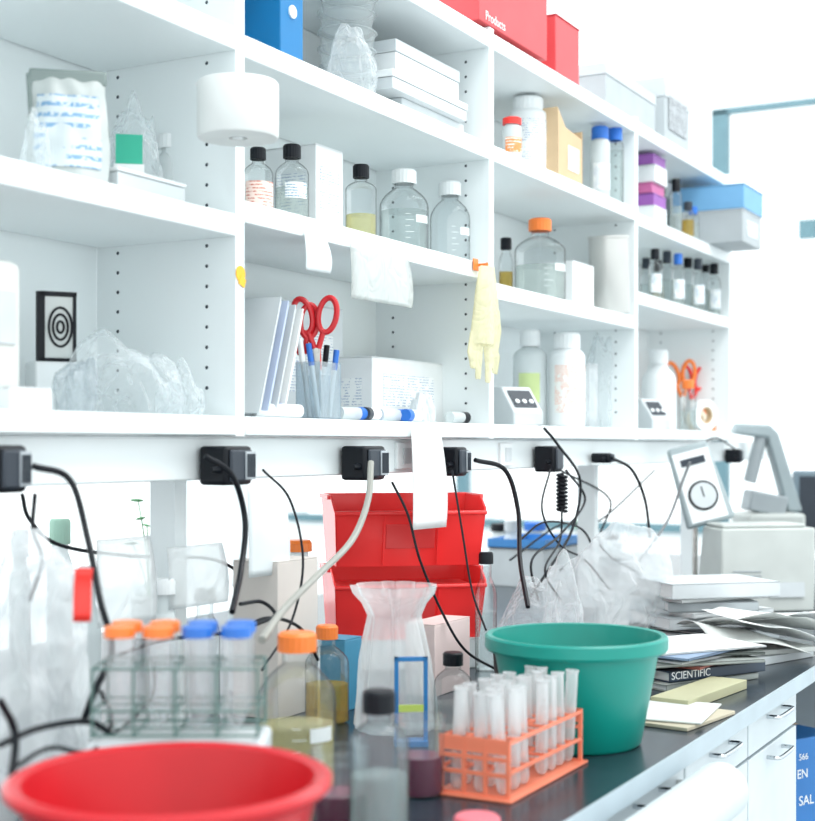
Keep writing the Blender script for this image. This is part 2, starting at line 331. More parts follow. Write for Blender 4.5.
# bay 3 low
zL=1.70
e=bottle(540,1.345,zL,51,219,ORC,'large clear media bottle with orange cap, pale liquid',LQW,.42,capf=.34,hs=.6,chf=.15); s=sc(540,1.345); scale_marks(e,25.5/s,CAMZ-(219-HY)/s-zL)
bottle(506,1.47,zL,14,238,BLK,'small amber vial with black cap',LQA,.5,capf=.6)
bottle(573,1.48,zL,20,236,BLK,'clear bottle with black cap behind a carton',LQC,.5,capf=.5)
# bay 3 base
bottle(530,1.43,ZB,34,330,WP,'tall white wash bottle with lime label',None,body=MILK,paper=mat('lime_label',(.62,.74,.34),.5),capf=.45,hs=.72,hn=.82,name='plastic_bottle',lab=(.25,.55),span=1.3,face=3.5)
bottle(567,1.34,ZB,36,333,WP,'white plastic bottle with red-printed label',None,body=WP,paper=printed('red_print',(.85,.83,.8),(.8,.35,.25),1200,.55),capf=.55,hs=.74,hn=.84,name='plastic_bottle',lab=(.15,.65))
bottle(618,1.42,ZB,18,352,LGREY,'slim grey-capped plastic bottle',None,body=MILK,capf=.5,name='plastic_bottle')
# bay 4
z41=1.77
cols=[BLK,DK,BLC,BLK,DK,BLK,BLK]
for k,u in enumerate((655,667,678,688,698,706,714)):
    bottle(u,1.31+.05*(k%2),z41,13,249+k*2.4,cols[k],'small glass reagent bottle with dark cap',LQC if k%2 else LQW,.5,paper=BP if k%2==0 else None,capf=.5,hs=.65,hn=.75,chf=.2,group='reagent bottles on the end shelf')
for k,u in enumerate((646,658)):
    bottle(u,1.44,z41,12,258+k*2.4,[DK,BLK][k],'small glass reagent bottle behind the front row',LQA if k%2 else LQC,.5,capf=.5,hs=.65,hn=.75,chf=.2,group='reagent bottles on the end shelf')
z42=1.985
for k,(u,tv,Y) in enumerate(((676,175,1.31),(688,198,1.30),(683,186,1.40),(693,203,1.305),(669,180,1.42))):
    bottle(u,Y,z42,12,tv+4,[BLK,DK,BLK,BLC,WP][k],'little bottle with dark cap beside boxes',LQA if k==1 else LQW,.5,capf=.55,hs=.68,hn=.78,chf=.22,group='small bottles on the upper end shelf')
bottle(659,1.38,ZB,34,350,WP,'big white plastic jug with screw cap and handle',None,body=WP,capf=.4,hs=.6,hn=.8,name='plastic_jug',cat='jug',handle=True)
bottle(688,1.33,ZB,16,380,ORC,'clear bottle with orange cap',LQC,.4,capf=.6)
# tape rolls beside scissors
for k,(u,m,l,r) in enumerate(((704,WP,'roll of white tape standing on edge',.050),(711,ORC,'roll of orange-red tape standing on edge',.040),(697,mat('tape_beige',(.7,.62,.5),.6),'roll of beige tape',.036))):
    Y=1.31+.03*k; e=thing('tape_roll',l,'tape',(Y*g(u),Y,ZB+r),-.5,'tape rolls on the end shelf')
    B().lathe([(r*.55,-.012),(r,-.012),(r,.012),(r*.55,.012),(r*.55,-.012)],36,M=R3((math.pi/2,0,0))).obj('tape_ring',m,e); B().lathe([(r*.47,-.011),(r*.54,-.011),(r*.54,.011),(r*.47,.011),(r*.47,-.011)],30,M=R3((math.pi/2,0,0))).obj('core',KRAFT,e)
# bench bottles
e=bottle(297,1.0,TOP,78,632,ORC,'large media bottle with orange cap and yellow liquid',LQY,.42,capf=.38,hs=.58,hn=.8,chf=.12,body=GL); s=sc(297,1.0); scale_marks(e,39/s,CAMZ-(632-HY)/s-TOP,3.9)
bottle(327,1.2,TOP,44,625,ORC,'glass bottle with orange cap, amber liquid',LQA,.4,capf=.38,hs=.6,chf=.14)
e=bottle(379,.78,TOP,60,690,BLK,'glass bottle, black cap, half full of cloudy liquid',LQW,.46,capf=.42,hs=.66,hn=.8,body=GLB,chf=.145)
e=bottle(453,.995,TOP,38,652,BLK,'small clear bottle with black cap',LQC,.35,capf=.4,hs=.6); s=sc(453,.995); scale_marks(e,19/s,CAMZ-(652-HY)/s-TOP)
bottle(486,1.2,TOP,22,552,BLK,'clear tall bottle with black cap behind the bins',LQC,.5,capf=.5,chf=.1)
bottle(297,1.47,TOP,28,540,ORC,'tall bottle with orange cap behind a carton',None,capf=.8,body=MILK,chf=.08)
for u,Y,l in ((340,.84,'squat clear tub with purple liquid'),(420,.85,'clear tub holding dark red-purple medium')):
    X=Y*g(u); e=thing('specimen_tub',l,'tub',(X,Y,TOP)); R=.031; H=.10
    B().lathe([(0,.001),(R*.9,.001),(R,.006),(R*1.02,H-.012),(R*1.1,H-.012),(R*1.1,H),(R*1.0,H)],36).obj('tub_body',PETG,e)
    B().lathe([(0,.003),(R*.93,.003),(R*.95,.008),(R*.96,.05),(0,.05)],32).obj('liquid',LQP,e)
# pink lidded jar near the front edge
X=.685*g(477); e=thing('sample_jar','small jar with pink screw lid','jar',(X,.685,TOP))
B().lathe([(0,.001),(.022,.001),(.024,.004),(.024,.016),(.021,.020)],32).obj('jar_body',PETG,e)
B().lathe([(.0205,.018),(.026,.018),(.026,.030),(.023,.033),(0,.033)],40,ridge=.02).obj('lid',mat('pink_lid',(.75,.16,.2),.5),e)
# ================= BOXES =================
def carton(u0,u1,Y0,dep,zb,topv,m,label,name='carton',cat='box',lid=None,lidh=.3,rz=0,lmat=None,group=None,tape=False):
    X0=Y0*g(u0); X1=Y0*g(u1); H=CAMZ-(topv-HY)/sc(u0,Y0)-zb; w=X1-X0
    e=thing(name,label,cat,(X0,Y0,zb),rz,group)
    if lid:
        B().box((w/2,dep/2,H*(1-lidh)/2),(w-.004,dep-.004,H*(1-lidh))).obj('box_body',m,e,bevel=.001)
        B().box((w/2,dep/2,H*(1-lidh/2)+.0005),(w,dep,H*lidh-.001)).obj('lid',lid,e,bevel=.0015)
    else:
        b=B(); b.box((w/2,dep/2,H/2-.001),(w,dep,H-.002)); b.obj('box_body',m,e,bevel=.0015)
        b=B(); b.box((w/2,dep*.25,H-.0008),(w,dep*.49,.0016)); b.box((w/2,dep*.75,H-.0008),(w,dep*.49,.0016)); b.obj('top_flap',m,e)
    if lmat: B().box((w*.5,-.0006,H*.5),(w*.7,.001,H*.5)).obj('paper_label',lmat,e); B().box((-.0006,dep*.5,H*.45),(.001,dep*.6,H*.45)).obj('paper_label',lmat,e)
    return e
carton(118,187,1.30,.09,1.71,166,BOXW,'low open white card box',lid=WB,lidh=.2)
carton(316,343,1.34,.11,zB,143,WB,'tall white carton with small print',lmat=PRP)
carton(268,343,1.47,.08,ZB,297,BOXW,'long white carton with fine print at the back',lmat=PRP)
carton(372,443,1.39,.12,ZB,356,WB,'white carton with tilted printed side',lmat=PRP)
carton(573,594,1.31,.07,zL,260,WB,'small white square carton')
a=carton(402,464,1.32,.16,1.995,97,KRAFT,'white and tan box at the bottom of a stack',lid=BOXW,lidh=.75,group='stacked white boxes')
za=CAMZ-(97-HY)/sc(402,1.32)
carton(393,468,1.30,.18,za+.0005,68,BOXW,'flat white lidded box with green rim',lid=WP,lidh=.4,group='stacked white boxes')
zb2=CAMZ-(68-HY)/sc(393,1.30)
carton(396,460,1.32,.15,zb2+.001,38,WB,'white cardboard box on top of the stack',lid=BOXW,lidh=.35,group='stacked white boxes')
# red box on the very top
RB=mat('red_card',(.66,.075,.085),.5)
X0=1.275*g(484); X1=1.275*g(548); zt=ZT+.0115
e=thing('storage_carton','glossy red cardboard box with white lettering','box',(X0-.02,1.277,zt))
w=X1-X0+.02; B().box((w/2,.07,.075),(w,.14,.15)).obj('box_body',RB,e,bevel=.002); B().box((w/2,.07,.1512),(w+.004,.144,.002)).obj('lid',mat('red_card_lid',(.6,.05,.07),.5),e)
text('Products',.028,PAPER,e,(.03,-.0008,.008),(math.pi/2,0,0)); 
X2=1.29*g(551); e=thing('storage_carton','second red cardboard box beside the first','box',(X2+.005,1.28,zt-.011))
B().box((.075,.07,.068),(.15,.14,.136)).obj('box_body',RB,e,bevel=.002); B().box((.075,.07,.137),(.154,.144,.002)).obj('lid',MC['red_card_lid'],e)
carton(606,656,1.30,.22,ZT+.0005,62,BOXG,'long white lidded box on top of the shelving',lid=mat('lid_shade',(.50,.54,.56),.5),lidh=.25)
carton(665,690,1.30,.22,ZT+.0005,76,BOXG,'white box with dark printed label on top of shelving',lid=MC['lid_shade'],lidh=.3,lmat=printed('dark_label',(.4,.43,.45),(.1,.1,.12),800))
# bay 4 purple/white kit boxes and light-blue boxes
PUR=mat('purple_card',(.3,.1,.4),.5)
z=z42
for k,(m,h,l) in enumerate(((WB,.055,'white kit box'),(PUR,.035,'purple kit box'),(mat('magenta_card',(.5,.12,.3),.5),.03,'magenta kit box'),(WB,.05,'white kit box'),(PUR,.03,'purple kit box'))):
    X=1.32*g(648)+.004*(k%2); e=thing('kit_box',l+' in a small stack','box',(X,1.30+.004*(k%3),z+.0005),0,'kit boxes stacked on the end shelf')
    B().box((.055,.05,h/2-.002),(.11,.1,h-.004)).obj('box_body',m,e,bevel=.001); B().box((.055,.05,h-.0022),(.112,.102,.003)).obj('lid',m,e); z+=h+.001
LB=mat('light_blue_card',(.16,.38,.62),.5)
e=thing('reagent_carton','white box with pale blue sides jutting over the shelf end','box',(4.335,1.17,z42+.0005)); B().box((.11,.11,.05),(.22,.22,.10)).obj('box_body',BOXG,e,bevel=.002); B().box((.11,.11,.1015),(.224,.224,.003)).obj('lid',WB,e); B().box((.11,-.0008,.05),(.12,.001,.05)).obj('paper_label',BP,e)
e=thing('reagent_carton','light blue cardboard box lying on a white box','box',(4.33,1.165,z42+.1045)); B().box((.115,.115,.037),(.23,.23,.074)).obj('box_body',LB,e,bevel=.002); B().box((.115,.115,.0755),(.234,.234,.003)).obj('lid',LB,e)
# kraft boxes bay 3 mid
e=thing('card_folder_box','open brown cardboard magazine file','box',(1.31*g(552),1.295,zM))
b=B(); b.box((0,.05,.085),(.003,.10,.17)); b.box((.08,.10,.085),(.16,.003,.17)); b.box((.16,.05,.07),(.003,.10,.14)); b.prism([(0,0,0),(.16,0,0),(.16,0,.12),(.05,0,.13),(0,0,.17)],(0,.003,0)); b.box((.08,.05,.0015),(.16,.10,.003)); b.obj('box_body',KRAFT,e)
B().box((.09,.055,.07),(.10,.07,.13)).obj('inner_card',mat('buff_card',(.75,.62,.42),.8),e)
B().box((.10,-.0008,.06),(.07,.001,.06)).obj('paper_label',PRP,e)
# ---------- bay 1 items ----------
def bagmesh(size,seed,sub=6,amp=.34,fine=.20,flat=-.35,vert=1.0):
    """heap of film: broad lobes, long soft folds gathered to a loose peak"""
    b=B(); bmesh.ops.create_icosphere(b.bm,subdivisions=sub,radius=1); o=Vector((seed*3.1,seed*1.7,seed*.9))
    for v in b.bm.verts:
        n=v.co.normalized(); w=noise.noise(n*1.3+o); q=Vector((n.x*1.9,n.y*1.9,n.z*.8/vert))+Vector((w,-w,w))*.9
        f=abs(noise.noise(q+o)); f2=abs(noise.noise(q*2.1+o*1.3))
        f=math.sqrt(f*f+.0012); f2=math.sqrt(f2*f2+.0012)
        r=.95+amp*w+fine*(.25-f)*1.5+fine*.5*(.2-f2)
        k=1+.5*max(0,w)*n.z
        p=n*r; z=max(p.z*k,flat)-flat; v.co=Vector((p.x*size[0]/2,p.y*size[1]/2,z/(1-flat)*size[2]))
    return b
def bag(u,Y,zs,wpx,hv,label,m=FILM,seed=1,dep=None,rz=-.5,name='plastic_bag',cat='bag',**k):
    s=sc(u,Y); w=wpx/s; H=CAMZ-(hv-HY)/s-zs
    o=bagmesh((w,dep or w*.6,H),seed,**k).obj(name,m,loc=(Y*g(u),Y,zs+.001),rot=(0,0,rz),soft=True); return top(o,label,cat)
# standing paper-like bag with blue print
X=1.345*g(68); s=sc(68,1.345); H=CAMZ-(72-HY)/s-1.71; w=.108
e=thing('printed_bag','grey-white pouch bag with faded blue print, folded top','bag',(X,1.345,1.71),-.85)
def bf(a,t,sg):
    th=.035*(1-t)**.6+.004; x=(a-.5)*w*(1+.06*math.sin(t*5)); y=sg*th*math.sin(math.pi*a)**.5+.006*noise.noise(Vector((a*5,t*5,sg))); return (x,y,t*H*.93+.002)
b=B(); b.sheet(lambda a,t:bf(a,t,-1),20,20); b.sheet(lambda a,t:bf(a,t,1),20,20); b.obj('pouch',mat('pouch_plastic',(.5,.54,.53),.4),e)
B().sheet(lambda a,t:Vector(bf(.1+.8*a,.12+.7*t,-1))+Vector((0,-.002,0)),14,14).obj('printed_panel',printed('pouch_print',(.62,.68,.7),(.2,.36,.55),420,.56),e)
b=B(); b.box((0,0,H*.95),(w*.97,.012,.02),(0.1,0,0)); b.box((-w*.47,0,H*.8),(.008,.01,H*.35),(0,-.06,0)); b.obj('folded_top',mat('dull_green_grey',(.22,.27,.26),.5),e,bevel=.003)
bag(36,1.30,1.71,26,120,'clear bag slumped against a printed pouch',FILM,3,dep=.05)
# tube packet with green label
Y=1.40; e=thing('label_packet','clear bag of supplies with green and white label','bag',(Y*g(133),Y,1.712),-.9)
bagmesh((.09,.06,.155),5,amp=.15).obj('film_bag',FILM,e,soft=True); B().box((-.005,-.036,.085),(.04,.001,.045)).obj('paper_label',mat('green_label',(.03,.45,.3),.5),e); B().box((-.005,-.037,.05),(.045,.001,.025)).obj('paper_label',PAPER,e)
bottle(170,1.42,1.71,30,135,WP,'milky plastic bottle behind a low box',None,body=MILK,capf=.7,name='plastic_bottle')
# paper roll on peg at upright
p=pw(238,110,1.205); e=thing('paper_roll','thick white paper roll hung on a peg at the upright','roll',(p.x,p.y,p.z-.042))
B().lathe([(.014,0),(.058,0),(.060,.003),(.060,.079),(.058,.082),(.014,.082),(.014,0)],48).obj('roll',mat('roll_paper',(.74,.76,.75),.8),e)
B().cyl((0,0,.044),.008,.088).box((0,0,.086),(.05,.05,.006)).box((0,.036,.088),(.014,.075,.005)).obj('bracket',WP,e)
# lower bay 1
e=thing('power_supply_unit','tall cream instrument case with rounded corners','instrument',(1.33*g(12),1.31,ZB),0)
B().box((-.04,.09,.10),(.10,.16,.19)).obj('case',mat('case_cream',(.68,.70,.67),.5),e,bevel=.012)
for q in (-.07,-.01): B().cyl((q,.03,.003),.008,.006).obj('foot',DK,e)
B().box((-.04,.0085,.12),(.07,.003,.07)).obj('front_panel',LGREY,e,bevel=.002)
carton(10,52,1.285,.022,ZB,386,WP,'small white box at the shelf edge')
# dark card with arcs
Y=1.45; e=thing('arc_sign_card','dark card with pale concentric arcs propped on the shelf','sign',(Y*g(58),Y,ZB+.085),-.6)
B().box((0,0,.045),(.044,.004,.09)).obj('card',mat('sign_card',(.6,.63,.62),.5),e); B().box((-.026,0,.045),(.012,.008,.104)).box((.024,0,.045),(.005,.008,.104)).box((0,0,.094),(.054,.008,.007)).box((0,0,-.004),(.054,.008,.006)).obj('frame',BLK,e)
b=B()
for r in (.005,.011,.017): b.tube([(.003+r*math.cos(a),-.003,.045+1.7*r*math.sin(a)) for a in [math.pi*2*k/24 for k in range(24)]],.0019,6,closed=True)
b.obj('arc_mark',BLK,e)
B().box((0,.03,-.045),(.07,.07,.08)).obj('stand_block',WP,e,bevel=.004)
bag(128,1.36,ZB,112,346,'crumpled clear plastic bag full of film on the shelf',FILM,2,dep=.12,rz=-.5)
bag(180,1.32,ZB,46,374,'small crumpled clear bag',FILM,8,dep=.06)
bag(76,1.35,ZB,40,358,'grey crumpled plastic wrapping',film('grey_film',(.55,.6,.63),.35),6,dep=.06)
# ---------- bay 2 level A ----------
e=thing('ring_binder','bright blue ring binder with white finger hole','binder',(1.31*g(287),1.30,1.995))
B().box((0,.06,.125),(.07,.12,.25)).obj('cover',mat('binder_blue',(.0,.17,.42),.4),e,bevel=.002)
B().cyl((0,-.0015,.085),.011,.003,rot=(math.pi/2,0,0)).obj('finger_hole',WP,e); B().box((0,-.001,.19),(.045,.002,.08)).obj('spine_label',PAPER,e)
DISH=glass('dish_plastic',(.96,.98,.98),.8,.22,(.88,.92,.93))
for k in range(6):
    e=top(B().lathe([(0,.002),(.045,.002),(.047,.004),(.053,.03),(.057,.031),(.057,.033),(.051,.033)],20,mod=lambda r,z,a:r*(1+.02*math.sin(a*5))).obj('plastic_dish',DISH,loc=(1.37*g(346)+.004*(k%2),1.37,1.996+k*.034),rot=(.02*(k%3),.015*(k%2),0)),'clear disposable dish in a stack','dish','stacked clear dishes')
bag(354,1.32,1.996,54,30,'crinkled clear plastic wrapping around dishes',FILM,4,dep=.06,vert=.7,amp=.2)
# ---------- hanging notes ----------
def note(u0,u1,v0,v1,Y,m,label,name='paper_note',curl=.01,cat='paper'):
    a=pw(u0,v0,Y); s=sc(u0,Y); X1=Y*g(u1); zb=CAMZ-(v1-HY)/s
    o=B().sheet(lambda i,j:(i*(X1-a.x),-curl*math.sin(j*2.2)*(.4+i)+.0, -j*(a.z-zb)),8,12).obj(name,m,loc=a,solid=.0006); return top(o,label,cat)
note(304,325,231,270,1.274,mat('note_grey',(.72,.77,.79),.8),'small printed note taped to a shelf edge')
o=note(350,408,243,298,1.273,film('sleeve_film',(.84,.87,.85),.6,edge=.3,cs=10,bs=.3),'clear document sleeve taped to the shelf edge','document_sleeve',.008,'sleeve')
note(411,440,428,530,1.27,PAPER,'long narrow white paper strip hanging down','paper_strip',.012)
note(247,283,487,578,1.30,mat('blue_white_paper',(.78,.84,.86),.8),'white notepad sheet hanging below the trunking')
note(167,222,548,610,1.35,film('sheet_film',(.88,.9,.9),.5,edge=.2,cs=8,bs=.2),'translucent white sheet hanging behind the bench',name='plastic_sheet',cat='sheet')
note(96,150,540,628,1.36,MC['sheet_film'],'large translucent pale sheet hanging behind tubes',name='plastic_sheet',cat='sheet')
note(473,478,258,270,1.274,ORC,'tiny orange tag on the shelf edge','shelf_tag',.001,'tag')
# ---------- rubber glove ----------
b=B(); b.tube([(0,0,0),(.004,0,-.05),(0,0,-.10),(.002,0,-.16)],[.020,.029,.036,.036],16)
for x,l,tilt in ((-.028,.06,-.06),(-.010,.08,-.05),(.012,.085,.03),(.030,.065,.04)): b.tube([(x*.85,0,-.14),(x+tilt*.15,-.004,-.15-l*.5),(x+tilt*.1,.003,-.15-l)],[.0125,.011,.0075],10)
b.tube([(.026,0,-.09),(.040,-.004,-.13),(.038,0,-.17)],[.014,.012,.008],10)
for v in b.bm.verts: v.co.z*=1.04; v.co.x+=.005*math.sin(v.co.z*50); v.co.y=v.co.y*.35+.010*noise.noise(Vector((v.co.x*50,v.co.z*14,1)))
p=pw(484,266,1.262)
o=b.obj('rubber_glove',LATEX,loc=(p.x,1.255,p.z),remesh=.0022,rot=(0,.06,-.35)); top(o,'pale yellow latex glove hanging from the upright','glove')
o=B().cyl((0,0,0),.003,.02,rot=(math.pi/2,0,0)).ball((0,-.011,0),(.009,.006,.009)).obj('hook_pin',ORC,loc=(p.x,1.266,p.z+.003)); top(o,'orange pin holding a glove','pin')
# ---------- base shelf bay 2 : folders, cup, scissors ----------
for k in range(4):
    e=thing('document_folder',['pale translucent folder leaning in a row','white paper folder leaning','grey-blue folder leaning over','clear folder with papers'][k],'folder',(1.31*g(255)+k*.024,1.30,ZB+.0005),0,'leaning folders on the low shelf')
    m=[LGREY,mat('folder_blue',(.5,.58,.75),.4),LGREY,PAPER][k]
    b=B(); b.box((.03,.11,.1),(.003,.22,.205-.01*k),(0,.32,0)); b.box((.036,.11,.1),(.002,.215,.19-.01*k),(0,.32,0)); b.obj('cover',m,e,loc=(0,0,.004))
Xc=1.315*g(320); e=thing('pencil_cup','clear blue-tinted plastic desk cup full of pens','cup',(Xc,1.318,ZB))
b=B(); b.box((0,0,.0015),(.07,.05,.003)); 
for sx_ in (-1,1): b.box((sx_*.034,0,.05),(.002,.05,.1))
for sy_ in (-1,1): b.box((0,sy_*.024,.05),(.07,.002,.1))
b.box((0,0,.04),(.002,.046,.075)); b.obj('cup_body',glass('blue_tint',(.86,.91,.94),.5,.12),e)
for k,(x,y,t,m,l,lb) in enumerate(((-.012,-.008,.1,BLC,.13,'blue pen'),(-.016,.008,.16,WP,.14,'white marker'),(.01,.0,.1,REDC,.12,'red pen'),(.018,.01,-.12,BLK,.13,'black marker'),(.018,-.01,-.06,BLC,.12,'blue marker'))):
    q=thing('marker_pen',lb+' standing in the desk cup','pen',(Xc+x,1.318+y,ZB+.004),0,'pens in the cup'); q.rotation_euler=(.05*(k-2),-t,0)
    B().cyl((0,0,l*.35),.0045,l*.7,seg=12).obj('barrel',WP if k!=1 else LGREY,q); B().cyl((0,0,l*.85),.0052,l*.3,seg=12).obj('cap',m,q)
def scissors(loc,rot,m,label,sz=1.0):
    e=thing('scissors',label,'scissors',loc); e.rotation_euler=rot
    for sg in (-1,1):
        P=[]
        for k in range(28):
            a=2*math.pi*k/28; P.append((sg*(.019+.014*math.cos(a)+.004*math.sin(a))*sz,0,(.125+.026*math.sin(a))*sz))
        b=B().tube(P,.0046*sz,8,closed=True); b.tube([(sg*.012*sz,0,.102*sz),(sg*.003*sz,0,.075*sz)],.0045*sz,8); b.obj('handle',m,e)
        B().prism([(sg*.005*sz,-.001*sg,.08*sz),(-sg*.006*sz,-.001*sg,.075*sz),(-sg*.001*sz,-.001*sg,0)],(0,.0016*sg,0)).obj('blade',STEEL,e)
    B().cyl((0,0,.072*sz),.004*sz,.006,rot=(math.pi/2,0,0),seg=12).obj('pivot',STEEL,e); return e
scissors((Xc-.010,1.312,ZB+.038),(.05,-.03,-1.2),RED,'red-handled scissors standing in the desk cup',1.15)
scissors((Xc-.014,1.328,ZB+.033),(.05,-.16,-.9),RED,'second pair of red-handled scissors in the cup',1.1)
p=pw(680,392,1.42); scissors((p.x,1.40,ZB+.003),(.0,-.1,-.9),ORC,'orange-handled scissors standing on the shelf',1.5)
p=pw(703,392,1.36); scissors((p.x,1.40,ZB+.003),(0,.05,-.6),REDC,'orange-red scissors leaning on a tape roll',1.4)
# small tubes / caps lying
for k,(u,Y,m,l) in enumerate(((290,1.305,BLC,'small tube with blue cap lying on shelf'),(350,1.31,BLC,'tiny tube with blue cap'),(372,1.30,DK,'tube with dark cap lying down'),(390,1.325,BLC,'tube with blue cap'),(414,1.30,BLC,'white tube with blue cap'),(456,1.305,BLK,'clear tube with black cap'),(470,1.33,BLK,'tube with black cap'),(362,1.35,BLC,'small tube with blue cap'),(274,1.31,WP,'white tube lying down'))):
    e=thing('sample_tube',l,'tube',(Y*g(u),Y,ZB+.0125),random.uniform(-.5,.5)+(math.pi if k%2 else 0),'small tubes lying on the low shelf')
    B().cyl((0,0,0),.0115,.045,rot=(0,math.pi/2,0),seg=20).obj('tube_body',MILK if k%2 else WP,e); B().cyl((-.029,0,0),.0122,.018,rot=(0,math.pi/2,0),seg=20).obj('cap',m,e)
o=bagmesh((.062,.05,.062),21,sub=5,amp=.12,fine=.35).obj('crumpled_ball',mat('crumple_grey',(.66,.71,.73),.3,bump=.5,scale=60),loc=(1.345*g(422),1.345,ZB+.001),soft=True); top(o,'round crumpled ball of white wrapping on the shelf','wrapping')
# ---------- metal canister ----------
Y=1.325; e=thing('metal_canister','brushed steel cylinder canister leaning with open top','canister',(Y*g(610),Y,zL+.005)); e.rotation_euler=(0.02,-.11,0)
s=sc(606,Y); R=20/s; H=77/s
B().lathe([(0,.001),(R*.97,.001),(R,.004),(R,H-.008),(R*1.03,H-.006),(R*1.03,H),(R*.94,H),(R*.94,H-.03),(0,H-.03)],56).obj('can_body',mat('can_steel',(.60,.60,.58),.3,.55,var=.08,scale=5),e)
Y=1.45; e=thing('cork_jar','brown glass vial with cork stopper','vial',(Y*g(601),Y,zL)); B().cyl((0,0,.03),.018,.06).obj('vial_body',MC['amber_liquid'],e); B().cyl((0,0,.07),.014,.02).obj('stopper',KRAFT,e)
# ---------- voltmeter instruments on base shelf ----------
def meter(u,label,rz=-.5,w=.085):
    X=1.31*g(u); e=thing('bench_meter',label,'meter',(X,1.325,ZB),rz)
    B().prism([(-w/2,-.04,0),(-w/2,.05,0),(-w/2,.05,.09),(-w/2,.01,.09),(-w/2,-.04,.03)],(w,0,0)).obj('housing',LGREY,e,bevel=.003)
    th=math.atan2(.06,.05); B().box((0,-.0165,.0615),(w*.75,.001,.05),(-(math.pi/2-th),0,0)).obj('dark_panel',DK,e)
    b=B(); 
    for q in (-.02,.0,.02): b.cyl((q,-.022,.054),.006,.008,rot=(th,0,0),seg=16)
    b.obj('knob',WP,e)
meter(524,'grey bench meter with sloping dark panel and knobs'); meter(657,'pale grey control box with sloping face',-.5,.07)
bag(600,1.38,ZB,30,335,'clear plastic pouches standing upright',FILM,9,dep=.08,vert=.5)
X=1.34*g(586); top(B().sheet(lambda a,t:(a*.07,.03*math.sin(a*3),t*.17),8,4).obj('plastic_sleeve',FILMW,loc=(X,1.33,ZB),solid=.001),'stiff clear plastic sleeve standing on the shelf','sleeve')
# ================= BENCH =================
WX0,WX1,WY0,WY1=.3,5.6,.637,2.25
b=B(); b.box(((WX0+WX1)/2,(WY0+WY1)/2,TOP-.015),(WX1-WX0,WY1-WY0,.03)); b.mi=1; b.box(((WX0+WX1)/2,WY0-.002,TOP-.015),(WX1-WX0,.004,.0296))
wt=b.obj('worktop',[SLATE,mat('pale_edge',(.42,.5,.55),.4)]); top(wt,'long dark slate worktop with pale edge strip','worktop')
DRW=mat('drawer_front',(.60,.66,.69),.45,var=.03); CARC=mat('carcass_grey',(.3,.34,.36),.5)
def cabinet(x0,x1,label,drs):
    e=thing('drawer_cabinet',label,'cabinet',(x0,.66,0)); w=x1-x0
    B().box((w/2,.30,.475),(w-.002,.56,.785)).obj('body',CARC,e); B().box((w/2,.32,.04),(w-.002,.5,.078)).obj('plinth',DK,e)
    for (a,c) in drs:
        d=B().box((w/2,.009,(a+c)/2),(w-.008,.018,c-a-.006)).obj('drawer',DRW,e,bevel=.002)
        hz=c-.022; b=B(); b.tube(crom([(w*.36,.0,hz),(w*.36,-.018,hz),(w*.40,-.024,hz),(w*.62,-.024,hz),(w*.66,-.018,hz),(w*.66,0,hz)],5),.004,10); h=b.obj('handle',CHR,d)
    return e
dr=[(.79,.866),(.56,.79),(.32,.56),(.09,.32)]
for a,c in ((.5,.93),(.93,1.37),(1.37,1.74),(1.74,2.11),(2.11,2.48),(2.48,2.85),(3.9,4.3),(4.3,4.7),(4.7,5.1)): cabinet(a,c,'white lab drawer cabinet with chrome pull handles',dr)
o=B().box((2.9,1.75,.434),(4.8,.9,.865)).obj('bench_carcass',WH); top(o,'white carcass under the opposite half of the bench','cabinet')
# blue boxes in knee space
BB=mat('blue_card',(.02,.16,.45),.5); z=.001
for k in range(3):
    e=thing('supply_carton','bright blue cardboard box with white lettering, stacked','box',(2.965,.80,z),-.5,'blue boxes under the bench'); h=.232
    B().box((.15,.14,h/2),(.30,.28,h)).obj('box_body',BB,e,bevel=.003); B().box((.15,.14,h+.0006),(.30,.05,.001)).obj('tape',KRAFT,e)
    if k==2:
        text('566',.020,PAPER,e,(.172,-.0008,.185),(math.pi/2,0,0)); text('EN',.028,PAPER,e,(.166,-.0008,.145),(math.pi/2,0,0)); text('SAL',.030,PAPER,e,(.172,-.0008,.085),(math.pi/2,0,0))
    z+=h+.003
# bench paper roll on front rail
e=thing('bench_paper_roll','thick white bench paper roll held at the worktop edge','roll',(1.42,.585,.838))
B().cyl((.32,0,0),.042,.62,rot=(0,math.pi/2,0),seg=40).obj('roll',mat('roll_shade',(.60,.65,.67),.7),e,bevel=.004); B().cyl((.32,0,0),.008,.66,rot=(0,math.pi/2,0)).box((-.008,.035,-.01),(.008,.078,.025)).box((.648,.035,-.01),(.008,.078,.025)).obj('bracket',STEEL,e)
# ---------- red bowl ----------
Y=.823; e=thing('wash_bowl','large red plastic bowl with wide rolled rim','bowl',(Y*g(170),Y,TOP))
R=.15; H=.138
B().lathe([(0,.001),(.1,.001),(.105,.004),(.112,.03),(.13,.09),(.138,H-.012),(.146,H-.012),(.152,H-.006),(.152,H),(.146,H+.003),(.136,H),(.128,.09),(.108,.03),(.1,.008),(0,.008)],64).obj('bowl_body',RED,e)
# ---------- green bucket ----------
Y=.79; e=thing('bucket','teal green plastic tub with rolled rim','bucket',(Y*g(576),Y,TOP))
H=.163; B().lathe([(0,.001),(.094,.001),(.098,.005),(.124,H-.022),(.135,H-.022),(.138,H-.018),(.138,H-.002),(.135,H+.001),(.127,H),(.122,H-.03),(.095,.01),(0,.01)],64).obj('bucket_body',GRN,e)
